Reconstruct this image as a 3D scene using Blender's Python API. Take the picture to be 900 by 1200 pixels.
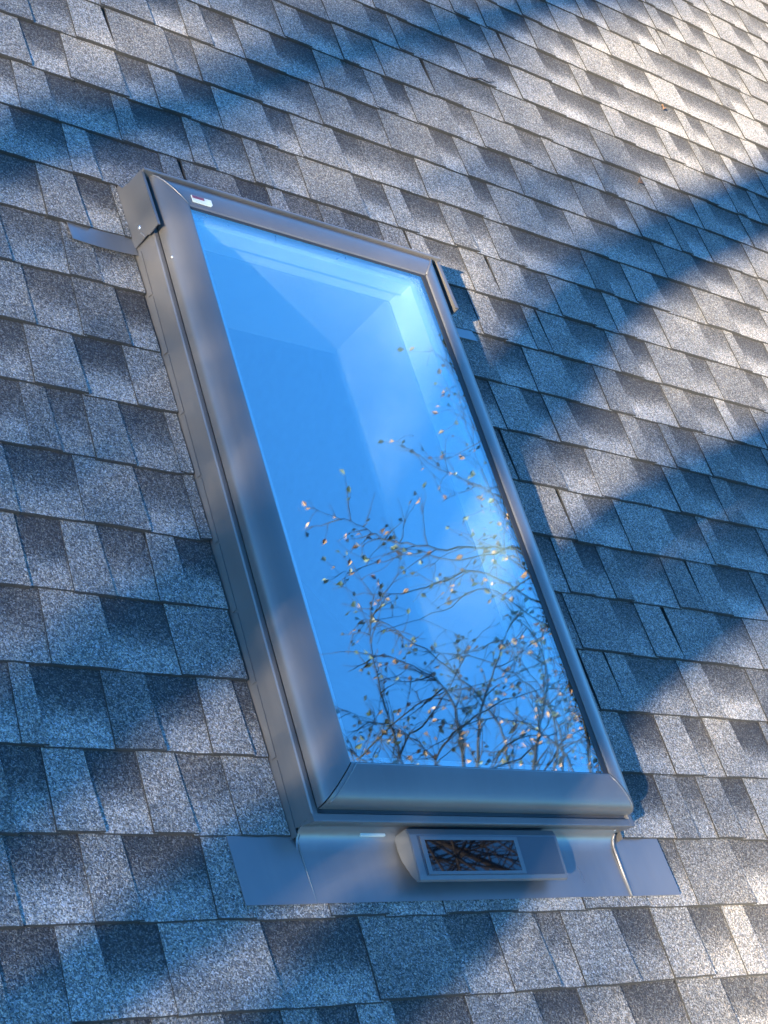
import bpy, bmesh, math, random
from mathutils import Vector, Matrix, noise
for o in list(bpy.data.objects):
    bpy.data.objects.remove(o, do_unlink=True)
scene = bpy.context.scene
col = scene.collection
rnd = random.Random(7)

# ------------------------------------------------------------------ frame of the roof plane
# roof coordinates: u along the eave, v up the slope, w out of the roof (metres)
PITCH = math.radians(26.57)                 # a 6-in-12 roof
ROOF_Z = 5.2
M = Matrix.Translation((0, 0, ROOF_Z)) @ Matrix.Rotation(PITCH, 4, 'X')
def W(u, v, w=0.0):
    return M @ Vector((u, v, w))

# ------------------------------------------------------------------ camera
FPX = 2018.16
RM = Matrix(((0.75198, -0.27108, 0.60086), (0.12811, -0.83408, -0.53656), (0.64663, 0.48050, -0.59245)))
CAM = Vector((-1.7642, -0.9548, 2.0544))
cd = bpy.data.cameras.new('camera')
cd.sensor_fit = 'VERTICAL'; cd.sensor_height = 36.0
cd.lens = FPX / 1200.0 * 36.0
cd.clip_start = 0.05; cd.clip_end = 2000
cam = bpy.data.objects.new('camera', cd); col.objects.link(cam)
R3 = Matrix((RM[0], -RM[1], -RM[2])).transposed()
cam.matrix_world = M @ (Matrix.Translation(CAM) @ R3.to_4x4())
scene.camera = cam
scene.render.resolution_x = 768; scene.render.resolution_y = 1024

# ------------------------------------------------------------------ light
S_ROOF = Vector((-0.83, -0.38, 0.405)).normalized()      # towards the sun, in roof coordinates
SUN = (M.to_3x3() @ S_ROOF).normalized()
world = bpy.data.worlds.new('World'); scene.world = world; world.use_nodes = True
nt = world.node_tree
sky = nt.nodes.new('ShaderNodeTexSky'); sky.sky_type = 'NISHITA'; sky.sun_disc = False
sky.sun_elevation = math.asin(SUN.z); sky.sun_rotation = math.atan2(SUN.x, SUN.y)
sky.air_density = 1.0; sky.dust_density = 0.0; sky.ozone_density = 2.5; sky.altitude = 1500
wb = nt.nodes.new('ShaderNodeMix'); wb.data_type = 'RGBA'; wb.blend_type = 'MULTIPLY'; wb.inputs[0].default_value = 1.0
wb.inputs[7].default_value = (0.37, 0.85, 1.20, 1)      # camera balanced for the low warm sun: the sky goes deep blue
nt.links.new(sky.outputs[0], wb.inputs[6]); nt.links.new(wb.outputs[2], nt.nodes['Background'].inputs[0])
nt.nodes['Background'].inputs[1].default_value = 0.078
sl = bpy.data.lights.new('sun', 'SUN'); sl.energy = 5.0; sl.angle = math.radians(0.6); sl.color = (1.0, 0.82, 0.58)
so = bpy.data.objects.new('sun', sl); col.objects.link(so)
so.rotation_euler = SUN.to_track_quat('Z', 'Y').to_euler(); so.location = (-20, -12, 12)
scene.view_settings.view_transform = 'Standard'; scene.view_settings.look = 'None'
scene.view_settings.exposure = 3.28; scene.view_settings.gamma = 1.0
scene.view_settings.use_curve_mapping = False
scene.render.engine = 'CYCLES'
scene.cycles.transparent_max_bounces = 24
scene.cycles.max_bounces = 10

# photo pixel -> roof coordinates (900 x 1200 photograph)
CT = CAM
def ray(px):
    d = RM.transposed() @ Vector(((px[0] - 450) / FPX, (px[1] - 600) / FPX, 1.0))
    return d.normalized()
def unproj(px, w=0.0):
    d = ray(px); return CAM + d * ((w - CAM.z) / d.z)
def project(p):
    q = RM @ (Vector(p) - CAM)
    return (450 + FPX * q.x / q.z, 600 + FPX * q.y / q.z)

# ------------------------------------------------------------------ helpers
def tag(o, label=None, cat=None, group=None, kind=None):
    if label: o['label'] = label
    if cat: o['category'] = cat
    if group: o['group'] = group
    if kind: o['kind'] = kind
    return o
def empty(name, mat=None, parent=None):
    o = bpy.data.objects.new(name, None); o.empty_display_size = 0.1
    col.objects.link(o)
    if parent: o.parent = parent
    if mat is not None: o.matrix_world = mat
    return o
def link(name, me, mat, parent=None, smooth=False):
    o = bpy.data.objects.new(name, me); col.objects.link(o)
    if mat: me.materials.append(mat)
    if parent: o.parent = parent
    if smooth:
        for p in me.polygons: p.use_smooth = True
    return o
def mesh_pd(name, vs, fs):
    me = bpy.data.meshes.new(name); me.from_pydata(vs, [], fs); me.update(); return me
def from_bm(name, bm, mat, parent=None, smooth=False):
    bmesh.ops.recalc_face_normals(bm, faces=bm.faces[:])
    me = bpy.data.meshes.new(name); bm.to_mesh(me); bm.free()
    return link(name, me, mat, parent, smooth)
def bm_box(bm, a, b):
    vs = [bm.verts.new((x, y, z)) for x in (a[0], b[0]) for y in (a[1], b[1]) for z in (a[2], b[2])]
    for f in ((0,1,3,2),(4,6,7,5),(0,4,5,1),(2,3,7,6),(0,2,6,4),(1,5,7,3)):
        bm.faces.new([vs[i] for i in f])
    return vs
def box(name, a, b, mat, parent, bev=0.0, seg=2):
    bm = bmesh.new(); bm_box(bm, a, b)
    if bev: bmesh.ops.bevel(bm, geom=bm.edges[:], offset=bev, segments=seg, affect='EDGES', profile=0.6)
    return from_bm(name, bm, mat, parent)
def sweep(bm, prof, frames, closed=True):
    """prof: list of 2-D points, frames: list of functions mapping a 2-D point to 3-D."""
    rings = [[bm.verts.new(fr(*p)) for p in prof] for fr in frames]
    n = len(prof)
    for a, b in zip(rings, rings[1:]):
        for i in range(n if closed else n - 1):
            j = (i + 1) % n
            bm.faces.new((a[i], a[j], b[j], b[i]))
    if closed:
        bm.faces.new(rings[0]); bm.faces.new(list(reversed(rings[-1])))
def tube_data(vs, fs, pts, rads, sides=6):
    base = len(vs); n = len(pts)
    up = None
    for i, p in enumerate(pts):
        t = (pts[min(i+1, n-1)] - pts[max(i-1, 0)])
        if t.length < 1e-9: t = Vector((0, 0, 1))
        t.normalize()
        if up is None:
            up = t.orthogonal().normalized()
        up = (up - t * up.dot(t))
        if up.length < 1e-6: up = t.orthogonal()
        up.normalize(); r = t.cross(up)
        for k in range(sides):
            a = 2 * math.pi * k / sides
            vs.append(p + (up * math.cos(a) + r * math.sin(a)) * rads[i])
    for i in range(n - 1):
        for k in range(sides):
            a = base + i * sides + k; b = base + i * sides + (k + 1) % sides
            fs.append((a, b, b + sides, a + sides))
    fs.append(tuple(base + k for k in reversed(range(sides))))
    fs.append(tuple(base + (n - 1) * sides + k for k in range(sides)))
def smooth_path(pts, n=6):
    out = []
    P = [pts[0]] + list(pts) + [pts[-1]]
    for i in range(1, len(P) - 2):
        p0, p1, p2, p3 = P[i-1], P[i], P[i+1], P[i+2]
        for k in range(n):
            t = k / n
            out.append(0.5 * ((2*p1) + (p2-p0)*t + (2*p0-5*p1+4*p2-p3)*t*t + (3*p1-p0-3*p2+p3)*t**3))
    out.append(P[-2]); return out

# ------------------------------------------------------------------ materials
def new_mat(name):
    m = bpy.data.materials.new(name); m.use_nodes = True
    return m, m.node_tree, m.node_tree.nodes, m.node_tree.links, m.node_tree.nodes['Principled BSDF']
def ramp(n, stops):
    r = n.new('ShaderNodeValToRGB'); e = r.color_ramp.elements
    while len(e) < len(stops): e.new(0.5)
    for el, (p, c) in zip(e, stops):
        el.position = p; el.color = (c[0], c[1], c[2], 1) if hasattr(c, '__len__') else (c, c, c, 1)
    return r
def math_node(n, l, op, a, b=None, clamp=False):
    m = n.new('ShaderNodeMath'); m.operation = op; m.use_clamp = clamp
    for i, x in enumerate((a, b)):
        if x is None: continue
        if isinstance(x, (int, float)): m.inputs[i].default_value = x
        else: l.new(x, m.inputs[i])
    return m.outputs[0]

def shingle_material():
    m, t, n, l, b = new_mat('asphalt_granules')
    uv = n.new('ShaderNodeUVMap'); uv.uv_map = 'UVMap'
    at = n.new('ShaderNodeAttribute'); at.attribute_name = 'piece'
    sep = n.new('ShaderNodeSeparateColor'); l.new(at.outputs['Color'], sep.inputs[0])
    # granules: random grey per cell at two sizes
    wob = n.new('ShaderNodeTexNoise'); wob.inputs['Scale'].default_value = 190; wob.inputs['Detail'].default_value = 1
    l.new(uv.outputs[0], wob.inputs['Vector'])
    mixv = n.new('ShaderNodeMix'); mixv.data_type = 'VECTOR'; mixv.inputs[0].default_value = 0.006
    l.new(uv.outputs[0], mixv.inputs[4]); l.new(wob.outputs['Color'], mixv.inputs[5])
    v1 = n.new('ShaderNodeTexVoronoi'); v1.voronoi_dimensions = '2D'; v1.inputs['Scale'].default_value = 420
    v2 = n.new('ShaderNodeTexVoronoi'); v2.voronoi_dimensions = '2D'; v2.inputs['Scale'].default_value = 700
    for v in (v1, v2): l.new(mixv.outputs[1], v.inputs['Vector'])
    s1 = n.new('ShaderNodeSeparateColor'); l.new(v1.outputs['Color'], s1.inputs[0])
    s2 = n.new('ShaderNodeSeparateColor'); l.new(v2.outputs['Color'], s2.inputs[0])
    g = math_node(n, l, 'ADD', math_node(n, l, 'MULTIPLY', s1.outputs[0], 0.58), math_node(n, l, 'MULTIPLY', s2.outputs[1], 0.42))
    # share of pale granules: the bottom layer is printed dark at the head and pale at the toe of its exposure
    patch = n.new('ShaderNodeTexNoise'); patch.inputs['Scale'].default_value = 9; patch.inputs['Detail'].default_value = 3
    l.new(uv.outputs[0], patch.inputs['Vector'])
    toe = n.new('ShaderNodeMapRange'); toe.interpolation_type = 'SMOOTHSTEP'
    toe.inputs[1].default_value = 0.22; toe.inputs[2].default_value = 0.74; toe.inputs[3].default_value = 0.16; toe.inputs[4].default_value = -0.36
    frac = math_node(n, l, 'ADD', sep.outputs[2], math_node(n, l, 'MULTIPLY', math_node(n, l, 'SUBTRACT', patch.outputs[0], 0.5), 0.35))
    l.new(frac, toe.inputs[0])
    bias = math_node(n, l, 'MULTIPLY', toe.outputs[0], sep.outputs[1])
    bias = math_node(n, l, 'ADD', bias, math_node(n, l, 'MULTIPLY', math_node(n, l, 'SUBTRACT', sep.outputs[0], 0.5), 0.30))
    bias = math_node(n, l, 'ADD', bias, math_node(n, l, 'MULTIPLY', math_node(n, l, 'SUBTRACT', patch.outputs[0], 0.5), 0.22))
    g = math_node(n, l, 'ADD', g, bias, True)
    rp = ramp(n, [(0.0, (0.016, 0.016, 0.018)), (0.25, (0.045, 0.045, 0.048)), (0.5, (0.10, 0.10, 0.10)), (0.75, (0.20, 0.198, 0.195)), (1.0, (0.38, 0.375, 0.37))])
    l.new(g, rp.inputs[0])
    hue = ramp(n, [(0.0, (0.90, 0.97, 1.08)), (0.45, (1, 1, 1)), (0.8, (1.08, 1.0, 0.88)), (1.0, (1.15, 0.98, 0.80))]); l.new(s1.outputs[2], hue.inputs[0])
    mc = n.new('ShaderNodeMix'); mc.data_type = 'RGBA'; mc.blend_type = 'MULTIPLY'; mc.inputs[0].default_value = 1.0
    l.new(rp.outputs[0], mc.inputs[6]); l.new(hue.outputs[0], mc.inputs[7]); l.new(mc.outputs[2], b.inputs['Base Color'])
    b.inputs['Roughness'].default_value = 0.85; b.inputs['Specular IOR Level'].default_value = 0.35
    bu = n.new('ShaderNodeBump'); bu.inputs['Strength'].default_value = 0.75; bu.inputs['Distance'].default_value = 0.0022
    h = math_node(n, l, 'ADD', s1.outputs[1], math_node(n, l, 'MULTIPLY', v1.outputs['Distance'], -0.8))
    l.new(h, bu.inputs['Height']); l.new(bu.outputs[0], b.inputs['Normal'])
    return m
M_SHINGLE = shingle_material()

def metal(name, c, rough=0.38, metallic=0.55, dust=0.25):
    m, t, n, l, b = new_mat(name)
    tc = n.new('ShaderNodeTexCoord')
    a = n.new('ShaderNodeTexNoise'); a.inputs['Scale'].default_value = 7; a.inputs['Detail'].default_value = 5
    f = n.new('ShaderNodeTexNoise'); f.inputs['Scale'].default_value = 900; f.inputs['Detail'].default_value = 1
    l.new(tc.outputs['Object'], a.inputs['Vector']); l.new(tc.outputs['Object'], f.inputs['Vector'])
    sm = n.new('ShaderNodeMapping'); sm.inputs['Scale'].default_value = (60, 2.5, 60); l.new(tc.outputs['Object'], sm.inputs[0])
    st = n.new('ShaderNodeTexNoise'); st.inputs['Scale'].default_value = 1.0; st.inputs['Detail'].default_value = 4; l.new(sm.outputs[0], st.inputs['Vector'])
    dirt = math_node(n, l, 'ADD', math_node(n, l, 'MULTIPLY', a.outputs[0], .6), math_node(n, l, 'MULTIPLY', st.outputs[0], .4))
    mx = n.new('ShaderNodeMix'); mx.data_type = 'RGBA'
    mx.inputs[6].default_value = (*c, 1); mx.inputs[7].default_value = (c[0]*1.5+.03, c[1]*1.5+.028, c[2]*1.5+.025, 1)
    l.new(math_node(n, l, 'MULTIPLY', dirt, dust * 2, True), mx.inputs[0]); l.new(mx.outputs[2], b.inputs['Base Color'])
    l.new(math_node(n, l, 'ADD', math_node(n, l, 'MULTIPLY', dirt, 0.3), rough - 0.15), b.inputs['Roughness'])
    b.inputs['Metallic'].default_value = metallic
    bu = n.new('ShaderNodeBump'); bu.inputs['Strength'].default_value = 0.12; bu.inputs['Distance'].default_value = 0.0004
    bk = n.new('ShaderNodeBump'); bk.inputs['Strength'].default_value = 0.25; bk.inputs['Distance'].default_value = 0.006; l.new(a.outputs[0], bk.inputs['Height']); l.new(bk.outputs[0], bu.inputs['Normal'])
    l.new(f.outputs[0], bu.inputs['Height']); l.new(bu.outputs[0], b.inputs['Normal'])
    return m
M_METAL = metal('grey_lacquered_aluminium', (0.098, 0.095, 0.096), rough=0.36, metallic=0.42)
M_FLASH = metal('flashing_aluminium', (0.15, 0.15, 0.155), rough=0.33, metallic=0.6)
M_LIP = metal('bare_aluminium_edge', (0.50, 0.50, 0.50), rough=0.3, metallic=0.9)
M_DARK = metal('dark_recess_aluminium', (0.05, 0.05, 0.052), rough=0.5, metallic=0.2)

def plain(name, c, rough=0.6, spec=0.5, metallic=0.0, nscale=14.0, namt=0.15):
    m, t, n, l, b = new_mat(name)
    tc = n.new('ShaderNodeTexCoord'); a = n.new('ShaderNodeTexNoise'); a.inputs['Scale'].default_value = nscale; a.inputs['Detail'].default_value = 6
    l.new(tc.outputs['Object'], a.inputs['Vector'])
    r = ramp(n, [(0.25, tuple(x * (1 - namt) for x in c)), (0.75, tuple(min(1, x * (1 + namt)) for x in c))])
    l.new(a.outputs[0], r.inputs[0]); l.new(r.outputs[0], b.inputs['Base Color'])
    b.inputs['Roughness'].default_value = rough; b.inputs['Specular IOR Level'].default_value = spec; b.inputs['Metallic'].default_value = metallic
    return m
M_GASKET = plain('black_rubber_gasket', (0.012, 0.012, 0.013), 0.6)
M_WHITE = plain('white_vinyl_sash', (0.88, 0.88, 0.86), 0.4, namt=0.03)
M_DRYWALL = plain('white_drywall', (0.45, 0.45, 0.44), 0.9, namt=0.03)
M_ROOM = plain('room_paint', (0.16, 0.15, 0.14), 0.9)
M_SIDING = plain('pale_siding', (0.55, 0.54, 0.50), 0.7)
M_DECK = plain('black_underlay', (0.02, 0.02, 0.02), 0.9)
M_ASPHALT = plain('asphalt_edge', (0.014, 0.014, 0.014), 0.9, nscale=200, namt=0.5)
M_BARK = plain('grey_bark', (0.10, 0.08, 0.065), 0.9, nscale=9, namt=0.5)
M_TWIG = plain('twig_bark', (0.012, 0.009, 0.008), 0.85, nscale=30, namt=0.4)
M_GROUND = plain('lawn', (0.06, 0.075, 0.03), 0.95, nscale=0.6, namt=0.4)
M_STICKER = plain('sticker_white', (0.42, 0.45, 0.42), 0.5, namt=0.03)
M_STICKRED = plain('sticker_red', (0.15, 0.035, 0.05), 0.5, namt=0.05)
M_PANELGLASS = plain('solar_cover_black', (0.005, 0.004, 0.005), 0.02, spec=0.8, namt=0.05); M_PANELGLASS.node_tree.nodes['Principled BSDF'].inputs['IOR'].default_value = 1.6
M_PANELBODY = metal('solar_housing_grey', (0.085, 0.088, 0.094), rough=0.34, metallic=0.3)
M_PANELPLAIN = plain('solar_blank_plate', (0.035, 0.04, 0.05), 0.28, spec=0.6, namt=0.05)

def leaf_material():
    m, t, n, l, b = new_mat('autumn_leaf')
    at = n.new('ShaderNodeAttribute'); at.attribute_name = 'leaf'
    r = ramp(n, [(0.0, (0.02, 0.035, 0.015)), (0.5, (0.04, 0.045, 0.02)), (0.62, (0.12, 0.06, 0.03)), (1.0, (0.30, 0.15, 0.085))])
    l.new(at.outputs['Fac'], r.inputs[0]); l.new(r.outputs[0], b.inputs['Base Color']); b.inputs['Roughness'].default_value = 0.55
    return m
M_LEAF = leaf_material()

def glass_material(name, f0, tint_t, tint_r):
    m = bpy.data.materials.new(name); m.use_nodes = True
    t = m.node_tree; n = t.nodes; l = t.links; n.clear()
    out = n.new('ShaderNodeOutputMaterial'); mix = n.new('ShaderNodeMixShader')
    tr = n.new('ShaderNodeBsdfTransparent'); gl = n.new('ShaderNodeBsdfGlossy')
    tr.inputs[0].default_value = (*tint_t, 1); gl.inputs['Color'].default_value = (*tint_r, 1); gl.inputs['Roughness'].default_value = 0.0
    ge = n.new('ShaderNodeNewGeometry'); dot = n.new('ShaderNodeVectorMath'); dot.operation = 'DOT_PRODUCT'
    l.new(ge.outputs['Normal'], dot.inputs[0]); l.new(ge.outputs['Incoming'], dot.inputs[1])
    c = math_node(n, l, 'ABSOLUTE', dot.outputs['Value'])
    p = math_node(n, l, 'POWER', math_node(n, l, 'SUBTRACT', 1.0, c), 5.0)
    fac = math_node(n, l, 'ADD', math_node(n, l, 'MULTIPLY', p, 1 - f0), f0, True)
    l.new(fac, mix.inputs[0]); l.new(tr.outputs[0], mix.inputs[1]); l.new(gl.outputs[0], mix.inputs[2])
    l.new(mix.outputs[0], out.inputs[0])
    return m
M_GLASS_O = glass_material('outer_glass', 0.36, (0.94, 0.985, 0.985), (0.76, 0.98, 1.0))
M_GLASS_I = glass_material('inner_coated_glass', 0.03, (0.92, 0.975, 0.975), (0.70, 0.80, 1.0))

# ------------------------------------------------------------------ the ground and the house body
g = mesh_pd('ground', [(-400, -400, 0), (400, -400, 0), (400, 400, 0), (-400, 400, 0)], [(0, 1, 2, 3)])
tag(link('ground', g, M_GROUND), kind='structure')

U0, U1, V0, V1 = -2.6, 5.4, -1.5 + 0.07, 4.72      # roof extent (eave ... ridge)
E = 0.143                                         # exposure of one course
house = empty('house', Matrix.Translation((0, 0, 0)))
tag(house, 'pale walled house under the grey shingle roof', 'house')
ev, rg = W(0, V0, -0.2), W(0, V1, -0.2)
yb = 2 * rg.y - ev.y
bm = bmesh.new()
bm_box(bm, (U0 + .3, ev.y + .35, 0.0), (U1 - .3, ev.y + .5, ev.z - .02)); from_bm('wall', bm, M_SIDING, house)
bm = bmesh.new()
bm_box(bm, (U0 + .3, yb - .5, 0.0), (U1 - .3, yb - .35, ev.z - .02)); from_bm('wall', bm, M_SIDING, house)
for x in (U0 + .3, U1 - .45):
    bm = bmesh.new()
    sweep(bm, [(ev.y + .51, 0), (yb - .51, 0), (yb - .51, ev.z + .12), (rg.y, rg.z - .06), (ev.y + .51, ev.z + .12)],
          [lambda a, b_, x=x: (x, a, b_), lambda a, b_, x=x: (x + .15, a, b_)])
    from_bm('wall', bm, M_SIDING, house)
box('room_floor', (U0 + .46, ev.y + .51, 2.5), (U1 - .46, yb - .51, 2.6), M_ROOM, house)
bm = bmesh.new()          # rear roof slope
sweep(bm, [(rg.y + .0, rg.z + .16), (yb, ev.z + .16), (yb, ev.z), (rg.y + .0, rg.z)],
      [lambda a, b_: (U0, a, b_), lambda a, b_: (U1, a, b_)])
from_bm('rear_roof', bm, M_DECK, house)

# ------------------------------------------------------------------ roof: deck, shingles
roof = empty('roof', M.copy()); tag(roof, kind='structure')
SH_U0, SH_U1, SH_V0, SH_V1 = 0.094, 0.722, 0.085, 1.340   # light shaft opening
bm = bmesh.new()
for a, b in (((U0, V0, -.2), (SH_U0, V1, -.003)), ((SH_U1, V0, -.2), (U1, V1, -.003)),
             ((SH_U0, V0, -.2), (SH_U1, SH_V0, -.003)), ((SH_U0, SH_V1, -.2), (SH_U1, V1, -.003))):
    bm_box(bm, a, b)
from_bm('roof_deck', bm, M_DECK, roof)

SKU0, SKU1, SKV1 = 0.0095, 0.822, 1.425             # footprint the shingles are cut round
# tab joints of the courses left of the skylight, read off the photograph: course -> (joints, type of the first piece)
TRACED = {6: ([32, 87, 143], 'T'), 7: ([30, 93, 150], 'R'), 8: ([63, 101, 148, 200], 'T'), 9: ([12, 88, 165, 222], 'T'),
          10: ([75, 124, 174, 213], 'R'), 11: ([48, 126, 200], 'R'), 12: ([13, 45, 122, 181, 235], 'R'),
          13: ([53, 110, 166, 218, 268], 'R'), 14: ([98, 155, 240, 285, 372, 440, 505, 590, 668, 742, 800, 868], 'R'),
          15: ([70, 125, 193, 320, 428, 532, 585, 640, 668, 733, 772, 820], 'R')}
def u_at(x, v):
    lo, hi = -400.0, 1700.0
    for _ in range(40):
        mid = (lo + hi) / 2
        if unproj((x, mid)).y > v: lo = mid
        else: hi = mid
    return unproj((x, lo)).x
pieces = []                                         # (u0, u1, v0, type, gap)
n0 = int(math.floor(V0 / E)); n1 = int(math.ceil(V1 / E))
for c in range(n0, n1):
    v0 = c * E; k = 13 - c
    js = []
    if k in TRACED:
        xs, ty = TRACED[k]
        us = [u_at(x, v0 + .07) for x in xs]
        u = us[0]; types = []
        js = us[:]
    else:
        js = [rnd.uniform(-.1, .1)]; ty = rnd.choice('TR')
    # extend to both sides with random tab widths
    def width(t): return rnd.choice((rnd.uniform(.05, .10), rnd.uniform(.10, .20))) if t == 'T' else rnd.choice((rnd.uniform(.06, .11), rnd.uniform(.09, .18)))
    seq = []; t = ty; u = js[0]; 
    tt = ty
    while u > U0:                                   # leftwards from the first joint
        w_ = width(tt); seq.insert(0, (max(U0, u - w_), u, tt)); u -= w_; tt = 'R' if tt == 'T' else 'T'
    tt = 'R' if ty == 'T' else 'T'
    for a, b in zip(js, js[1:]):
        seq.append((a, b, tt)); tt = 'R' if tt == 'T' else 'T'
    u = js[-1]
    while u < U1:
        w_ = width(tt); seq.append((u, min(U1, u + w_), tt)); u += w_
        tt = ('R' if tt == 'T' else 'T') if rnd.random() > .12 else tt
    for a, b, t in seq:
        if v0 < SKV1 - .001 and v0 > -.001:         # cut round the skylight
            if b <= SKU0 or a >= SKU1: parts = [(a, b)]
            else:
                parts = []
                if a < SKU0 - .012: parts.append((a, SKU0 - rnd.uniform(0, .003)))
                elif a < SKU0 and pieces: q = pieces[-1]; pieces[-1] = (q[0], SKU0, q[2], q[3], True)
                if b > SKU1 + .004: parts.append((SKU1 + rnd.uniform(0, .003), b))
        else: parts = [(a, b)]
        for a2, b2 in parts: pieces.append((a2, b2, v0, t, a2 != a or b2 != b))

def shingle_piece(a, b, v0, t, cut):
    """one tab: butt edge slightly ragged, head tucked under the next course."""
    nu = max(2, int((b - a) / .03))
    sk = rnd.uniform(-.004, .004); lift = rnd.uniform(-.0006, .0012) + (0.0012 if rnd.random() < .08 else 0)
    dv = rnd.uniform(-.0022, .0022)
    h0, h1 = ((.0110, .0042) if t == 'T' else (.0078, .0020))
    h0 += lift; tk = .030
    ga = .0003 if t == 'T' else -.008      # the bottom layer runs on under the teeth
    if cut: sk = 0.0; ga = 0.0
    vs, fs, uv = [], [], []
    for i in range(nu + 1):
        s = i / nu; u = a + ga + (b - a - 2 * ga) * s
        jag = rnd.uniform(-.0011, .0011)
        taper = (0.5 - s) * (.006 if t == 'T' and not cut else 0)
        wv = rnd.uniform(-.0004, .0004)
        vs += [(u, v0 + dv + jag, -.001), (u, v0 + dv + jag, h0 + wv - .0012), (u, v0 + dv + jag + .0014, h0 + wv),
               (u + taper + sk * .5, v0 + E * .5, (h0 + h1) / 2 + wv), (u + taper * 2 + sk, v0 + E + tk, h1 - .0012)]
    m_ = 5
    for i in range(nu):
        for j in range(m_ - 1):
            p = i * m_ + j; fs.append((p, p + m_, p + m_ + 1, p + 1))
    fs.append((0, 1, 2, 3, 4)); q = nu * m_; fs.append((q + 4, q + 3, q + 2, q + 1, q))
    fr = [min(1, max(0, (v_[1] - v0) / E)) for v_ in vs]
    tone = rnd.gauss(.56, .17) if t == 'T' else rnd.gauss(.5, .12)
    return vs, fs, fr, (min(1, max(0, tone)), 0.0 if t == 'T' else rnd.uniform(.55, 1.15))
def shingle_mesh(name, items):
    vs, fs, cols = [], [], []
    for (V, F, fr, (tone, rc)) in items:
        b = len(vs); vs += V; fs += [tuple(i + b for i in f) for f in F]
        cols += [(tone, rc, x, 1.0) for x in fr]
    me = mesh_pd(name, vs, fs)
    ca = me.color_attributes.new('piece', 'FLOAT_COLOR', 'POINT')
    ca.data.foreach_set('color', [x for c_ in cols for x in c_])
    uvl = me.uv_layers.new(name='UVMap')
    for lp in me.loops:
        c_ = me.vertices[lp.vertex_index].co; uvl.data[lp.index].uv = (c_.x + 10, c_.y - c_.z + 10)
    me.materials.append(M_SHINGLE); me.materials.append(M_ASPHALT)
    for p in me.polygons:
        if p.normal.y < -.4 or abs(p.normal.x) > .7: p.material_index = 1        # the cut butt edge shows black asphalt
    return me
def on_screen_area(p):
    a, b, v0, t, cut = p
    q = [project((x, y, 0)) for x, y in ((a, v0), (b, v0), (b, v0 + E), (a, v0 + E))]
    cx = sum(x for x, y in q) / 4; cy = sum(y for x, y in q) / 4
    if not (-60 < cx < 960 and -60 < cy < 1260): return 0.0
    if RM[2].dot(Vector((a, v0, 0)) - CAM) <= 0: return 0.0
    return abs(sum(q[i][0] * q[(i+1) % 4][1] - q[(i+1) % 4][0] * q[i][1] for i in range(4))) / 2
order = sorted(range(len(pieces)), key=lambda i: -on_screen_area(pieces[i]))
near = set(order[:300]); rest = []
for i, p in enumerate(pieces):
    d = shingle_piece(*p)
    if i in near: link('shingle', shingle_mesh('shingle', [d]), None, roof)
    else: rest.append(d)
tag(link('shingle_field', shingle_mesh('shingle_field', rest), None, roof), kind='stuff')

# ------------------------------------------------------------------ the skylight
sk = empty('skylight', M.copy())
tag(sk, 'grey metal framed roof window with blue reflecting glass set in the shingle roof', 'skylight')
OU0, OU1, OV0, OV1 = 0.030, 0.797, 0.019, 1.402     # cover, outer edge
GU0, GU1, GV0, GV1 = 0.098, 0.742, 0.0885, 1.324    # cover, edge at the glass
WO, WG = 0.080, 0.1045
FU0, FU1, FV0 = 0.018, 0.810, -0.002                # frame below the cover

# sash covers: rounded aluminium profiles meeting at the corners
def cover_profile():
    # (s, w): s = 0 at the outer edge, 1 at the glass
    top = [(0.0, WO - .012), (0.0, WO - .002), (.02, WO + .004), (.08, WO + .0105), (.18, WO + .0165), (.33, WO + .0212), (.52, WO + .0242), (.76, WG + .0012), (.96, WG), (1.0, WG - .002), (1.0, WG - .010)]
    bot = [(.9, WG - .012), (.5, WO - .004), (.1, WO - .012)]
    return top + bot
CP = cover_profile()
def cov(name, start, end):
    bm = bmesh.new(); sweep(bm, CP, [start, end])
    o = from_bm(name, bm, M_METAL, sk)
    for p in o.data.polygons: p.use_smooth = True
    o.data.set_sharp_from_angle(angle=math.radians(28))
    return o
lu = lambda s: OU0 + (GU0 - OU0) * s
ru = lambda s: OU1 + (GU1 - OU1) * s
bv = lambda s: OV0 + (GV0 - OV0) * s
tv = lambda s: OV1 + (GV1 - OV1) * s
j = .0015
c_left = cov('side_cover', lambda s, w: (lu(s), bv(s) + j, w), lambda s, w: (lu(s), tv(s) - j, w))
c_right = cov('side_cover', lambda s, w: (ru(s), bv(s) + j, w), lambda s, w: (ru(s), tv(s) - j, w))
c_bot = cov('bottom_cover', lambda s, w: (lu(s) + j, bv(s), w), lambda s, w: (ru(s) - j, bv(s), w))
c_top = cov('top_cover', lambda s, w: (lu(s) + j, tv(s), w - .001), lambda s, w: (ru(s) - j, tv(s), w - .001))
# narrow raised welts beside the mitres (visible at both lower corners and the top left)
def welt(name, pts, r):
    vs, fs = [], []; tube_data(vs, fs, [Vector(p) for p in pts], [r] * len(pts), 6)
    return link(name, mesh_pd(name, vs, fs), M_METAL, sk, True)
prof_top = CP[2:9]
welt('corner_welt', [(lu(s) + .012, bv(s), w - .0005) for s, w in prof_top], .0016)
welt('corner_welt', [(ru(s) - .005, bv(s), w - .0005) for s, w in prof_top], .0016)
welt('corner_welt', [(lu(s), tv(s), w - .0002) for s, w in prof_top], .0020)
welt('corner_welt', [(ru(s), tv(s), w - .0005) for s, w in prof_top], .0022)

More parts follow.
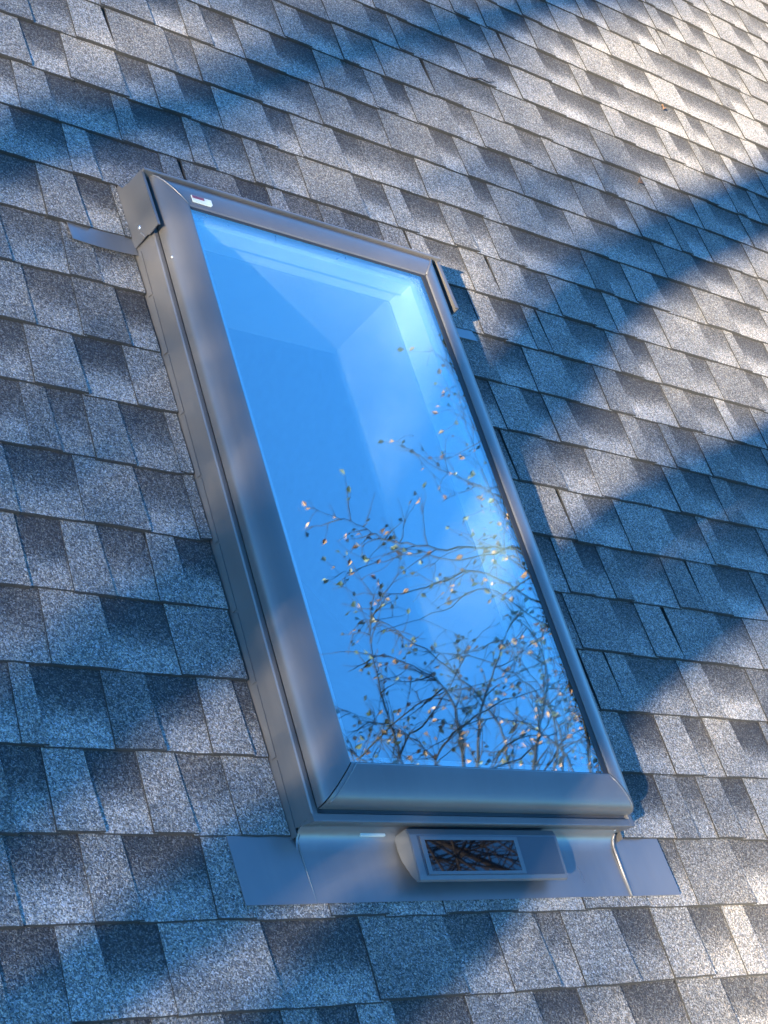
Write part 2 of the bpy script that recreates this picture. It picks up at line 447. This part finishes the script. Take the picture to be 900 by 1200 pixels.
# frame: lower sides with a lip, front face leaning in
def ring(name, rects, mat, bev=0.0):
    bm = bmesh.new()
    loops = []
    for (u0, u1, v0, v1, w) in rects:
        loops.append([bm.verts.new(p) for p in ((u0, v0, w), (u1, v0, w), (u1, v1, w), (u0, v1, w))])
    for a, b in zip(loops, loops[1:]):
        for i in range(4):
            k = (i + 1) % 4; bm.faces.new((a[i], a[k], b[k], b[i]))
    return from_bm(name, bm, mat, sk)
FV1 = 1.36
def side_profile(name, pts, v0, v1, left=True, mat=None):
    bm = bmesh.new()
    f = (lambda a: a) if left else (lambda a: (FU0 + FU1) - a)
    sweep(bm, pts, [lambda a, w: (f(a), v0(w) if callable(v0) else v0, w), lambda a, w: (f(a), v1, w)])
    return from_bm(name, bm, mat or M_METAL, sk)
lean = lambda w: FV0 + .012 - .012 * min(1, max(0, w / .062)) if w < .062 else FV0
for lf in (True, False):
    side_profile('frame_side', [(FU0 - .006, -.002), (FU0 + .001, .0625), (FU0 + .003, .0655), (FU0 + .012, .0655), (FU0 + .016, .060), (FU0 + .03, .060), (FU0 + .03, -.002)], lambda w: lean(w) + .0005, FV1, lf)
bm = bmesh.new()
fp = [(FV0 + .012, -.002), (FV0 + .012, .012), (FV0 + .0, .0615), (FV0 + .001, .0645), (FV0 + .003, .0652), (FV0 + .014, .0652), (FV0 + .018, .060), (FV0 + .045, .060), (FV0 + .045, -.002)]
sweep(bm, fp, [lambda a, w: (FU0 + .0005, a, w), lambda a, w: (FU1 - .0005, a, w)]); from_bm('frame_front', bm, M_METAL, sk)
# dark recess between frame and covers
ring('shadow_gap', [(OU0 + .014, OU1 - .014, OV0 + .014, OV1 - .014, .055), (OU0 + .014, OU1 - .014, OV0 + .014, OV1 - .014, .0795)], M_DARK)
# small screws on the frame front and side cover
def screw(p, nrm, r=.0032, mat=None):
    bm = bmesh.new(); bmesh.ops.create_uvsphere(bm, u_segments=10, v_segments=6, radius=r)
    for v in bm.verts: v.co.z *= .5
    q = Vector(nrm).to_track_quat('Z', 'Y').to_matrix().to_4x4()
    bmesh.ops.transform(bm, matrix=Matrix.Translation(p) @ q, verts=bm.verts)
    return from_bm('screw', bm, mat or M_LIP, sk, True)
screw((.785, FV0 + .006, .034), (0, -1, -.2), .0026); screw((.052, FV0 + .006, .040), (0, -1, -.2), .0022)
screw((OU0 + .002, 1.185, WO + .004), (-1, 0, .6), .0030)

# glass: two panes, spacer, gasket
def pane(name, w0, w1, mat, inset=.0):
    return box(name, (GU0 + .002 + inset, GV0 + .002 + inset, w0), (GU1 - .006 - inset, GV1 - .002 - inset, w1), mat, sk)
pane('outer_pane', WG - .0085, WG - .0045, M_GLASS_O)
pane('inner_pane', WG - .0240, WG - .0200, M_GLASS_I, .006)
def frame_ring(name, u0, u1, v0, v1, t, w0, w1, mat, parent=None):
    bm = bmesh.new()
    bm_box(bm, (u0, v0, w0), (u0 + t, v1, w1)); bm_box(bm, (u1 - t, v0, w0), (u1, v1, w1))
    bm_box(bm, (u0 + t, v0, w0), (u1 - t, v0 + t, w1)); bm_box(bm, (u0 + t, v1 - t, w0), (u1 - t, v1, w1))
    return from_bm(name, bm, mat, parent or sk)
bm = bmesh.new(); ga, gb = WG - .0044, WG - .0032
bm_box(bm, (GU0 - .004, GV0 - .004, ga), (GU0 + .0015, GV1 + .003, gb)); bm_box(bm, (GU1 - .014, GV0 - .004, ga), (GU1 + .003, GV1 + .003, gb))
bm_box(bm, (GU0 + .0015, GV0 - .004, ga), (GU1 - .014, GV0 + .0015, gb)); bm_box(bm, (GU0 + .0015, GV1 - .006, ga), (GU1 - .014, GV1 + .003, gb))
from_bm('gasket', bm, M_GASKET, sk)
frame_ring('glass_spacer', GU0 + .004, GU1 - .013, GV0 + .004, GV1 - .004, .009, WG - .0198, WG - .0087, M_LIP)
# white sash and frame under the glass, then the drywall shaft
frame_ring('sash', GU0 - .02, GU1 + .005, GV0 - .02, GV1 + .02, .043, .046, WG - .0245, M_WHITE)
frame_ring('inner_frame', GU0 - .03, GU1 + .015, GV0 - .025, GV1 + .04, .042, .000, .0445, M_WHITE)
bm = bmesh.new()
t = .012
bm_box(bm, (SH_U0 + .001, SH_V0 + .001, -.21), (SH_U0 + t, SH_V1 - .001, -.001)); bm_box(bm, (SH_U1 - t, SH_V0 + .001, -.21), (SH_U1 - .001, SH_V1 - .001, -.001))
bm_box(bm, (SH_U0 + t, SH_V0 + .001, -.21), (SH_U1 - t, SH_V0 + t, -.001)); bm_box(bm, (SH_U0 + t, SH_V1 - t, -.21), (SH_U1 - t, SH_V1 - .001, -.001))
from_bm('shaft_lining', bm, M_DRYWALL, sk)

# head flashing: end plates, cap strip
def plate(name, poly, u0, u1, mat, bev=.0008):
    bm = bmesh.new(); sweep(bm, poly, [lambda a, w: (u0, a, w), lambda a, w: (u1, a, w)])
    return from_bm(name, bm, mat, sk)
ep = [(1.258, .0), (1.258, .057), (1.2535, .062), (1.2535, .0965), (1.402, .0900), (1.4035, .075), (1.405, .055), (1.408, .035), (1.414, .018), (1.425, .006), (1.432, .0)]
plate('head_end_plate', ep, .0085, .0108, M_METAL)
plate('head_end_plate', ep, .8190, .8213, M_METAL)
bm = bmesh.new(); sweep(bm, [(1.2535, .0945), (1.2535, .0966), (1.402, .0902), (1.402, .0882)], [lambda a, w: (.0109, a, w), lambda a, w: (.0145, a, w)]); from_bm('plate_lip', bm, M_METAL, sk)
bm = bmesh.new(); sweep(bm, [(1.2535, .0925), (1.2535, .0966), (1.402, .0902), (1.402, .0862)], [lambda a, w: (.8115, a, w), lambda a, w: (.8189, a, w)]); from_bm('plate_lip', bm, M_METAL, sk)
plate('head_cap', [(1.3965, .078), (1.3965, .0975), (1.3985, .0990), (1.4025, .0975), (1.404, .074), (1.4085, .036), (1.416, .018), (1.44, .005), (1.47, .003), (1.47, .001), (1.43, .002), (1.408, .018), (1.402, .04), (1.3995, .078)], .0110, .8187, M_METAL)
screw((.0083, 1.290, .040), (-1, 0, 0), .0055); plate('plate_notch', [(1.258, .050), (1.262, .050), (1.276, .043), (1.273, .041)], .0070, .0083, M_LIP)

# step flashing leaves: side wall pieces and the tabs that show
for c in range(0, 9):
    v0 = c * E - .012
    for lf in (True, False):
        pts = [(FU0 - .0070, .0105 if c else .002), (FU0 - .0056, .022), (FU0 - .0042, .022), (FU0 - .0060, .0105 if c else .002)]
        bm = bmesh.new(); f = (lambda a: a) if lf else (lambda a: (FU0 + FU1) - a)
        sweep(bm, pts, [lambda a, w: (f(a), v0 + .004, w), lambda a, w: (f(a), v0 + E - (.002 if c < 8 else .03), w)])
        from_bm('step_flashing', bm, M_METAL, sk)
def tab(u0, u1, v0, v1, sag=0.0):
    bm = bmesh.new(); n = 8
    rows = []
    for i in range(n + 1):
        s = i / n; u = u0 + (u1 - u0) * s
        up = .004 * (2 * s - 1) ** 2 * sag
        rows.append([bm.verts.new((u, v0, .0115 + up)), bm.verts.new((u, v1, .0052 + up * .3)), bm.verts.new((u, v1, .0040 + up * .3)), bm.verts.new((u, v0, .0103 + up))])
    for a, b in zip(rows, rows[1:]):
        for k in range(4): bm.faces.new((a[k], a[(k+1) % 4], b[(k+1) % 4], b[k]))
    bm.faces.new(rows[0]); bm.faces.new(rows[-1])
    return from_bm('flashing_tab', bm, M_FLASH, sk)
tab(-.140, .0105, 1.238, 1.302, 1.0)
tab(.812, .955, 1.255, 1.302, 0.4)

# apron at the sill: sheet with an upturned back, raised seams, end leaves
AU0, AU1, AVB = -.118, .936, -.121
def apron_w(v): return .0130 + (v - AVB) / (.03 - AVB) * (.0042 - .0130)
bm = bmesh.new()
prof = [(AVB, apron_w(AVB)), (-.06, apron_w(-.06)), (-.030, apron_w(-.03)), (-.018, .0100), (-.008, .0150), (.0, .024), (.006, .036), (.008, .05)]
full = prof + [(a + .0012, w - .0012) for a, w in reversed(prof)]
sweep(bm, full, [lambda a, w: (FU0 - .002, a, w), lambda a, w: (FU1 - .018, a, w)])
o = from_bm('apron', bm, M_FLASH, sk)
for p in o.data.polygons: p.use_smooth = True
o.data.set_sharp_from_angle(angle=math.radians(35))
for a, b in ((AU0, FU0 + .006), (FU1 - .022, AU1)):
    bm = bmesh.new(); pr = [(AVB - .0006, apron_w(AVB) + .0009), (.03, .0049), (.03, .0038), (AVB - .0006, apron_w(AVB) - .0003)]
    sweep(bm, pr, [lambda x, w: (a, x, w), lambda x, w: (b, x, w)]); from_bm('apron_leaf', bm, M_FLASH, sk)
welt('apron_seam', [(FU1 - .0200, .000, .026), (FU1 - .0185, -.006, .017), (FU1 - .0175, -.02, .0112), (FU1 - .0185, AVB, .0135)], .0030)
welt('apron_seam', [(FU0 + .003, .000, .022), (FU0 + .003, -.012, .012), (FU0 + .004, -.03, .0095), (FU0 + .007, AVB, .0128)], .0010)
box('white_bracket', (.150, -.006, .014), (.206, .004, .022), M_STICKER, sk, .0015)

# solar panel of the blind / opener, on the apron
def local_box(bm, a, b): return bm_box(bm, a, b)
PW = .046
sp_u0, sp_u1 = .231, .597
def tilted(v): return PW - (v + .055) * -.00 
bm = bmesh.new()
hp = [(-.004, .012), (-.004, .046), (-.016, .050), (-.088, .0465), (-.0965, .0445), (-.0985, .0405), (-.0970, .036), (-.080, .026), (-.05, .016), (-.03, .012)]
sweep(bm, hp, [lambda a, w: (sp_u0, a, w), lambda a, w: (sp_u1, a, w)])
bmesh.ops.bevel(bm, geom=[e for e in bm.edges if abs(e.verts[0].co.x - e.verts[1].co.x) < 1e-6], offset=.0016, segments=2, affect='EDGES')
panel = from_bm('solar_panel', bm, M_PANELBODY, sk)
def on_panel(v, dz): return .050 - (-.016 - v) * (.0035 / .072) + dz
def panel_plate(name, u0, u1, v0, v1, dz0, dz1, mat):
    bm = bmesh.new(); sweep(bm, [(v0, on_panel(v0, dz0)), (v0, on_panel(v0, dz1)), (v1, on_panel(v1, dz1)), (v1, on_panel(v1, dz0))],
                            [lambda a, w: (u0, a, w), lambda a, w: (u1, a, w)])
    return from_bm(name, bm, mat, panel)
panel_plate('cover_plate', .249, .5885, -.0895, -.0185, -.0005, .0008, M_PANELPLAIN)
panel_plate('solar_cell', .2625, .4795, -.0830, -.0265, .0007, .0018, M_PANELGLASS)
bm = bmesh.new()
for (a, b, c, d) in ((.253, .2625, -.0885, -.0200), (.4795, .489, -.0885, -.0200), (.2625, .4795, -.0885, -.0830), (.2625, .4795, -.0265, -.0200)):
    sweep(bm, [(c, on_panel(c, .0007)), (c, on_panel(c, .0024)), (d, on_panel(d, .0024)), (d, on_panel(d, .0007))], [lambda x, w: (a, x, w), lambda x, w: (b, x, w)])
from_bm('cell_frame', bm, M_PANELBODY, panel)

# maker's sticker on the top cover
def sticker(name, pts, mat, h):
    vs = []
    for (u, v) in pts:
        s = (OV1 - v) / (OV1 - GV1)
        ws = [p for p in CP[:10]]
        w = next((a[1] + (b[1] - a[1]) * (s - a[0]) / max(1e-6, b[0] - a[0]) for a, b in zip(ws[1:], ws[2:]) if a[0] <= s <= b[0]), WG)
        vs.append((u, v, w))
    n = len(pts)
    V = [(u, v, w + h) for u, v, w in vs] + [(u, v, w - .0025) for u, v, w in vs]
    F = [tuple(range(n)), tuple(reversed(range(n, 2 * n)))] + [(i, (i + 1) % n, (i + 1) % n + n, i + n) for i in range(n)]
    return link(name, mesh_pd(name, V, F), mat, sk)
su0, su1, sv0, sv1 = .108, .157, 1.336, 1.354
sticker('sticker', [(su0, sv0), (su0 + .02, sv0), (su1 - .004, sv0), (su1, sv0 + .004), (su1, sv1), (su0 + .03, sv1), (su0, sv1)], M_STICKER, .0010)
sticker('sticker_print', [(su0 + .001, sv1 - .008), (su0 + .030, sv1 - .008), (su0 + .030, sv1 - .001), (su0 + .001, sv1 - .001)], M_STICKRED, .0016)

# ------------------------------------------------------------------ bits of debris caught on the shingles
def fallen_leaf(name, px, size, ang, label):
    q = unproj(px, .009); ca, sa = math.cos(ang), math.sin(ang)
    vs, fs = [], []
    n = 6
    for i in range(n + 1):
        s_ = i / n; wd = size * .38 * math.sin(math.pi * (0.06 + .9 * s_)) * (1 + .25 * math.sin(9 * s_))
        for k_, (o_, z_) in enumerate(((-wd, .006), (0, .0), (wd, .008))):
            x, y = size * (s_ - .5), o_
            vs.append((x * ca - y * sa, x * sa + y * ca, z_ + .004 * math.sin(5 * s_)))
    for i in range(n):
        for k_ in range(2):
            a = i * 3 + k_; fs.append((a, a + 1, a + 4, a + 3))
    o = link(name, mesh_pd(name, vs, fs), M_DEADLEAF, None, True)
    o.matrix_world = M @ Matrix.Translation(q)
    sd = o.modifiers.new('thickness', 'SOLIDIFY'); sd.thickness = .0006
    return tag(o, label, 'leaf')
M_DEADLEAF = plain('dead_leaf', (0.10, 0.055, 0.03), 0.8, nscale=60, namt=0.4)
fallen_leaf('fallen_leaf', (750, 214), .030, .4, 'small curled brown leaf caught on the shingles in the shade band')
fallen_leaf('fallen_leaf', (776, 126), .024, 1.2, 'tiny dry brown leaf on the sunlit shingles near the roof ridge')
vs, fs = [], []
q = unproj((553, 92), .013); tube_data(vs, fs, [Vector((0, 0, 0)), Vector((.035, .012, .003)), Vector((.07, .012, .001)), Vector((.10, .028, .002))], [.0018, .0016, .0013, .0008], 6)
o = link('fallen_twig', mesh_pd('fallen_twig', vs, fs), M_TWIG, None, True); o.matrix_world = M @ Matrix.Translation(q)
tag(o, 'thin dark twig lying on the shingles uphill of the skylight', 'twig')

# ------------------------------------------------------------------ trees towards the sun: their trunks shade the roof
def sun_point(uv, d):
    return W(uv[0], uv[1], 0) + SUN * d
SXY = Vector((SUN.x, SUN.y, 0))
def trunk_path(uvs, d0, upright=0.85):
    """points on the sun rays through the shadow's centre line, nearly above one another."""
    q0 = W(uvs[0][0], uvs[0][1]); out = []
    for uv in uvs:
        q = W(*uv); dd = -((q - q0).dot(SXY)) / SXY.length_squared
        out.append(q + SUN * (d0 + dd * upright))
    return out
def mesh_tubes(name, tubes, mat, parent, sides=10, smooth=True):
    vs, fs = [], []
    for pts, rads in tubes: tube_data(vs, fs, pts, rads, sides)
    return link(name, mesh_pd(name, vs, fs), mat, parent, smooth)
def bare_tree(label, uvs, d0, w0, w1, limbs=(), veil=(), seed=1):
    """uvs: from the foot end of the shadow to its top; limbs: (uvs, distance offset, w0, w1)."""
    r_ = random.Random(seed)
    P = trunk_path(uvs, d0)
    lo = P[0]; foot = Vector((lo.x + (lo.x - P[1].x) * .4, lo.y + (lo.y - P[1].y) * .4, -.1))
    mid = (lo * .45 + foot * .55)
    tdir = (P[-1] - P[-2]).normalized()
    crown_and_veil = [P[-1] + tdir * .9 + Vector((r_.uniform(-.1, .1), r_.uniform(-.1, .1), .2)), P[-1] + tdir * 2.0 + Vector((r_.uniform(-.4, .4), r_.uniform(-.4, .4), .9)), P[-1] + tdir * 2.6 + Vector((r_.uniform(-.6, .6), r_.uniform(-.6, .6), 2.0))]
    pts = smooth_path([foot, mid] + P + crown_and_veil, 6)
    n = len(pts); nb = 12
    rads = []
    for i in range(n):
        s = i / (n - 1)
        if i < nb: r = w0 * .5 * (1.35 - .35 * i / nb)
        else:
            q = (i - nb) / max(1, n - 1 - nb); r = .5 * (w0 + (w1 - w0) * min(1, q * 1.5))
            if q > .66: r *= 1 - .8 * (q - .66) / .34
        rads.append(r * (1 + .05 * noise.noise(pts[i] * 2)))
    t = empty('tree', Matrix.Translation((foot.x, foot.y, 0)))
    def loc(o):
        o.matrix_parent_inverse = t.matrix_world.inverted(); return o
    loc(mesh_tubes('trunk', [(pts, rads)], M_BARK, t, 14))
    tw = []
    for (luv, doff, a, b) in limbs:
        L = trunk_path(luv, d0 + doff)
        L = smooth_path(L, 5); m_ = len(L)
        loc(mesh_tubes('limb', [(L, [.5 * (a + (b - a) * i / (m_ - 1)) for i in range(m_)])], M_BARK, t, 10))
    for k in range(9):                       # upper limbs, above the roof's line to the sun
        q = r_.randrange(n - 12, n - 2); p = pts[q]; dr = Vector((r_.uniform(-1, 1), r_.uniform(-1, 1), r_.uniform(.5, 1.2))).normalized()
        L = [p + dr * (x * .5) + Vector((0, 0, .03 * x * x)) for x in range(5)]
        tw.append((L, [.03 * (1 - x / 5.5) for x in range(5)]))
        for _ in range(3):
            d2 = (dr + Vector((r_.uniform(-.8, .8), r_.uniform(-.8, .8), r_.uniform(-.2, .6)))).normalized(); s_ = L[r_.randrange(1, 5)]
            tw.append(([s_, s_ + d2 * .4, s_ + d2 * .8 + Vector((0, 0, .1))], [.012, .008, .003]))
    # loose unseen twigs added to dim the sun on the roof: veil = (count, distance)
    if veil:
        cnt, dd = veil
        while cnt > 0:
            uu, vv = r_.uniform(-1.0, 3.2), r_.uniform(-.8, 3.2)
            if abs(vv - .55 * uu - .75) > 1.6 or r_.random() > twig_density(uu, vv) or uu + vv > 4.3: continue
            cnt -= 1
            p = sun_point((uu, vv), dd + r_.uniform(-1.2, 1.2))
            dr = Vector((r_.gauss(0, .5), r_.gauss(0, .5), r_.gauss(.5, .7))).normalized(); L = r_.uniform(.25, .6); q = r_.uniform(.004, .010)
            b = dr.orthogonal() * r_.uniform(-.08, .08)
            tw.append(([p - dr * L * .5, p + b, p + dr * L * .5 + b * .3], [q, q * .8, q * .35]))
    loc(mesh_tubes('crown_and_veil', tw, M_TWIG, t, 5))  # upper limbs, plus the loose twigs added to filter the sun
    tag(t, label, 'tree', 'trees on the sunny side of the house')
    return t
# gaps left in the added twigs, where the photograph shows sun on the roof: (pixel, radius in m, openness)
GAPS = [(unproj(p), r, k) for p, r, k in (
    ((830, 120), .35, 1.0), ((895, 20), .5, 1.0), ((870, 350), .28, .95), ((770, 430), .2, .9), ((880, 440), .22, .95), ((720, 510), .12, .7), ((650, 605), .06, .8), ((860, 800), .2, .75), ((760, 870), .15, .75), ((850, 900), .2, .7), ((820, 1010), .15, .6), ((880, 1120), .2, .7), ((720, 1140), .2, .7),
    ((520, 180), .22, .6), ((680, 150), .25, .6), ((350, 220), .16, .5), ((130, 50), .2, .65), ((230, 80), .18, .6), ((60, 290), .16, .6), ((130, 540), .12, .5),
    ((620, 1120), .12, .5), ((650, 610), .08, .7), ((280, 930), .07, .5), ((560, 250), .2, .5))]
GAPS += [(Vector((u, v, 0)), r, k) for u, v, r, k in ((.4, .055, .07, .9), (.29, -.005, .06, .9), (.17, -.07, .06, .9), (.06, -.13, .07, .8), (-.15, -.2, .07, .7),
    (.9, .2, .07, .9), (.8, .135, .07, .9), (.72, .08, .07, .9), (.59, -.1, .08, .8), (.46, -.17, .08, .8),
    (.83, 1.38, .14, .9), (.83, 1.25, .12, .9), (.6, 1.36, .14, .8), (.1, -.15, .4, .45), (1.05, 1.45, .12, .8))]
def twig_density(u, v):
    d = 1.0 if u < .9 and v < 1.35 else .62        # added twigs set thicker to dim the sun on the roof's left
    for (q, r, k) in GAPS:
        d *= 1 - k * math.exp(-((u - q.x) ** 2 + (v - q.y) ** 2) / (r * r))
    return d
VEIL = [(420, 13.0), (640, 16.0), (540, 20.0)]
bare_tree('stout bare tree with a forked trunk standing closest to the house',
          [(-.3, -.50), (.04, -.29), (.22, -.19), (.41, -.085), (.67, .14), (.95, .35), (1.3, .54), (2.0, .88), (3.2, 1.45)], 5.2, .17, .24,
          limbs=[([(-.6, -.32), (-.3, -.17), (0, -.02), (.3, .11), (.5, .24), (.9, .52), (1.3, .79), (2.0, 1.12), (3.0, 1.62)], 0.4, .13, .22)], veil=VEIL[0], seed=3)
bare_tree('tall bare tree with a gently curved trunk beside the stout forked tree', [(-.5, .10), (0, .43), (.6, .79), (1.05, 1.13), (1.75, 1.70), (2.75, 2.30), (3.9, 2.95)], 10.0, .24, .28, veil=VEIL[1], seed=5)
bare_tree('slim straight bare tree standing behind the curved trunk', [(-.6, 1.20), (-.25, 1.43), (.35, 1.80), (1.17, 2.37), (1.71, 2.72), (2.7, 3.35)], 19.0, .20, .22, veil=VEIL[2], seed=8)

# ------------------------------------------------------------------ tree beyond the far gable, seen mirrored in the glass
def mirror(px, r, w=WG - .0045, nrm=Vector((0, 0, 1))):
    d = ray(px); hit = unproj(px, w)
    d = d - 2 * d.dot(nrm) * nrm
    return M @ (hit + d * r)
rb = random.Random(21)
STEMS = [
    ([(720, 668), (660, 650), (610, 643), (560, 641), (500, 641), (450, 632), (425, 618), (392, 604)], 3.5, .0075),
    ([(600, 641), (540, 656), (485, 648), (430, 664), (400, 672)], 3.5, .0035),
    ([(700, 730), (620, 700), (560, 668), (520, 680), (460, 697), (412, 696)], 3.8, .006),
    ([(690, 680), (640, 620), (590, 585), (550, 565), (510, 545), (478, 525)], 3.3, .005),
    ([(640, 640), (590, 600), (562, 545), (545, 490), (530, 432)], 3.6, .003),
    ([(720, 780), (640, 735), (570, 690), (520, 715), (452, 738)], 3.4, .0045),
    ([(560, 1000), (545, 900), (538, 850), (520, 805), (470, 775), (405, 762)], 3.6, .010),
    ([(490, 1000), (472, 900), (458, 850), (444, 800), (434, 745), (440, 716)], 3.4, .007),
    ([(500, 1000), (460, 925), (428, 893), (402, 868)], 3.3, .009),
    ([(570, 1000), (560, 900), (565, 830), (585, 770), (600, 728)], 3.8, .009),
    ([(630, 1000), (626, 900), (634, 850), (640, 780), (612, 716)], 3.5, .011),
    ([(705, 1000), (694, 900), (680, 830), (655, 760), (630, 690), (598, 640)], 3.4, .009),
    ([(620, 1000), (600, 910), (585, 850), (540, 795), (475, 745), (430, 720)], 4.0, .008),
    ([(500, 990), (510, 900), (530, 860), (580, 825), (640, 805), (672, 800)], 3.7, .006),
    ([(450, 990), (470, 880), (500, 845), (530, 800), (555, 750)], 3.9, .006),
    ([(730, 1000), (700, 840), (660, 720), (615, 610), (570, 510), (535, 432)], 3.2, .007),
    ([(660, 1000), (660, 900), (650, 840), (600, 790), (550, 770), (500, 765)], 4.1, .007),
    ([(540, 1000), (520, 910), (490, 870), (450, 850), (405, 835)], 3.5, .006),
    ([(600, 1000), (640, 900), (668, 850), (676, 790), (660, 730)], 3.9, .006),
    ([(430, 1000), (420, 905), (440, 870), (500, 820), (570, 800), (650, 770)], 4.2, .005),
    ([(720, 1000), (712, 900), (700, 850), (690, 800), (668, 745)], 3.5, .006),
    ([(740, 1000), (705, 880), (672, 790), (640, 700), (612, 640)], 3.9, .006),
    ([(650, 1000), (645, 920), (655, 870), (630, 800), (600, 770)], 3.6, .007),
    ([(590, 1000), (575, 915), (600, 870), (650, 860), (690, 870)], 3.4, .005),
    ([(530, 1000), (560, 915), (620, 880), (650, 830), (655, 790)], 3.8, .006),
    ([(690, 1000), (672, 900), (620, 850), (560, 845), (500, 880)], 3.3, .006),
]
tree = empty('tree'); FOOT = Vector((7.6, .6, 0)); tree.location = FOOT
tag(tree, 'autumn tree with fine twigs and small tan leaves beyond the gable end', 'tree')
TIN = Matrix.Translation(-FOOT)
def add(o): o.matrix_parent_inverse = TIN; return o
stem_t, twig_t = [], []
leaf_v, leaf_f, leaf_c = [], [], []
def leaf(p, d, size):
    up = Vector((rb.uniform(-1, 1), rb.uniform(-1, 1), rb.uniform(-1, 1))).normalized()
    s = d.cross(up)
    if s.length < .05: return
    s.normalize(); nn = s.cross(d).normalized()
    b = len(leaf_v); L = size; wd = size * rb.uniform(.28, .42); fold = rb.uniform(.1, .35) * L
    pts = [p, p + d*L*.3 + s*wd*.7 + nn*fold*.5, p + d*L*.55 + s*wd + nn*fold*.8, p + d*L*.8 + s*wd*.5 + nn*fold*.4, p + d*L,
           p + d*L*.8 - s*wd*.5 + nn*fold*.4, p + d*L*.55 - s*wd + nn*fold*.8, p + d*L*.3 - s*wd*.7 + nn*fold*.5, p + d*L*.5]
    leaf_v.extend(pts)
    for i in range(8): leaf_f.append((b + i, b + (i + 1) % 8, b + 8))
    leaf_c.extend([rb.random()] * 9)
def grow(p, d, L, r, depth):
    n = 5; pts = [p]; dd = d.copy()
    for i in range(n):
        dd = (dd + Vector((rb.gauss(0, .16), rb.gauss(0, .16), rb.gauss(.03, .16)))).normalized()
        pts.append(pts[-1] + dd * (L / n))
    twig_t.append((pts, [max(.0008, r * (1 - .75 * i / n)) for i in range(n + 1)]))
    if depth > 0:
        for i in range(rb.choice((1, 2, 2, 3))):
            q = rb.randrange(1, n); sd = (dd + Vector((rb.gauss(0, .7), rb.gauss(0, .7), rb.gauss(0, .7)))).normalized()
            grow(pts[q], sd, L * rb.uniform(.4, .7), r * .65, depth - 1)
    if rb.random() < .52:
        leaf(pts[-1], (dd + Vector((rb.gauss(0, .5), rb.gauss(0, .5), rb.gauss(-.2, .5)))).normalized(), rb.uniform(.018, .034))
    if rb.random() < .25:
        leaf(pts[rb.randrange(2, n)], Vector((rb.gauss(0, 1), rb.gauss(0, 1), rb.gauss(-.3, 1))).normalized(), rb.uniform(.016, .028))
LIMB = [FOOT + Vector((-.35, -.1, 4.2)), FOOT + Vector((-1.3, -.3, 5.4)), FOOT + Vector((-2.4, -.5, 6.3)), FOOT + Vector((-3.4, -.75, 6.9))]
for px, r, w0 in STEMS:
    P3 = smooth_path([mirror(p, r + rb.uniform(-.12, .12)) for p in px], 5)
    n = len(P3); P3 = [p + Vector((rb.gauss(0, .004), rb.gauss(0, .004), rb.gauss(0, .004))) for p in P3]
    # carry the foot of the stem back to the limb it grows from
    tgt = min(LIMB[1:], key=lambda q: (q - P3[0]).length)
    lead = smooth_path([tgt, tgt.lerp(P3[0], .5) + Vector((0, 0, -.12)), P3[0]], 4)[:-1]
    pts = lead + P3
    rad = [w0 * 1.5] * len(lead) + [max(.0012, w0 * .95 * (1 - .85 * i / (n - 1))) for i in range(n)]
    stem_t.append((pts, rad))
    for i in range(2, n - 1):
        for _ in range(rb.choice((0, 1, 1)) if px[0][1] < 900 else rb.choice((0, 1, 1, 2))):
            tn = (P3[i + 1] - P3[i - 1]).normalized()
            sd = (tn * .8 + Vector((rb.gauss(0, .6), rb.gauss(0, .6), rb.gauss(0, .6)))).normalized()
            grow(P3[i], sd, rb.uniform(.08, .22), max(.0014, w0 * .34), 1)
    grow(P3[-1], (P3[-1] - P3[-2]).normalized(), .12, .0016, 1)
# denser limbs that the little solar panel mirrors
pn = Vector((0, -.0035, -.072)).cross(Vector((1, 0, 0))); pn.normalize()
pn = Vector((0, -.0485, .9988))
for i in range(60):
    y0 = rb.uniform(.0, 1.0); a = (rb.uniform(480, 620), rb.uniform(975, 1030)); ang = rb.gauss(.5, .9)
    L = rb.uniform(50, 130); b = (a[0] + L * math.cos(ang), a[1] + L * math.sin(ang)); c = (a[0] - L * math.cos(ang), a[1] - L * math.sin(ang))
    r = rb.uniform(3.2, 4.0); w_ = .05
    A, B, C = mirror(c, r, w_, pn), mirror((a[0] + rb.uniform(-8, 8), a[1] + rb.uniform(-8, 8)), r + .1, w_, pn), mirror(b, r, w_, pn)
    q = rb.choice((.0015, .002, .003, .004, .006)); stem_t.append((smooth_path([A, B, C], 4), [q * (1 - .04 * k) for k in range(9)]))
A, B, C = mirror((450, 950), 3.7, .05, pn), mirror((545, 1000), 3.7, .05, pn), mirror((660, 1045), 3.8, .05, pn)
stem_t.append((smooth_path([A, B, C], 4), [.012] * 9))
add(mesh_tubes('trunk', [(smooth_path([FOOT + Vector((0, 0, -.1)), FOOT + Vector((.05, 0, 2.2)), LIMB[0], FOOT + Vector((-.2, .2, 6.5)), FOOT + Vector((.1, .5, 8.5))], 5), [.24, .22, .21, .2, .2, .19, .19, .18, .18, .17, .17, .16, .15, .14, .13, .12, .11, .09, .07, .05, .03])], M_BARK, tree, 14))
add(mesh_tubes('limb', [(smooth_path(LIMB, 4), [.12 - .007 * i for i in range(13)])], M_BARK, tree, 10))
add(mesh_tubes('branches', stem_t, M_TWIG, tree, 6))
cr = add(mesh_tubes('twigs', twig_t, M_TWIG, tree, 4)); 
me = mesh_pd('leaves', leaf_v, leaf_f)
la = me.attributes.new('leaf', 'FLOAT', 'POINT'); la.data.foreach_set('value', leaf_c)
lo = add(link('leaves', me, M_LEAF, tree)); tag(lo, kind='stuff')
print('pieces', len(pieces), 'leaves', len(leaf_c) // 9, 'twigs', len(twig_t))
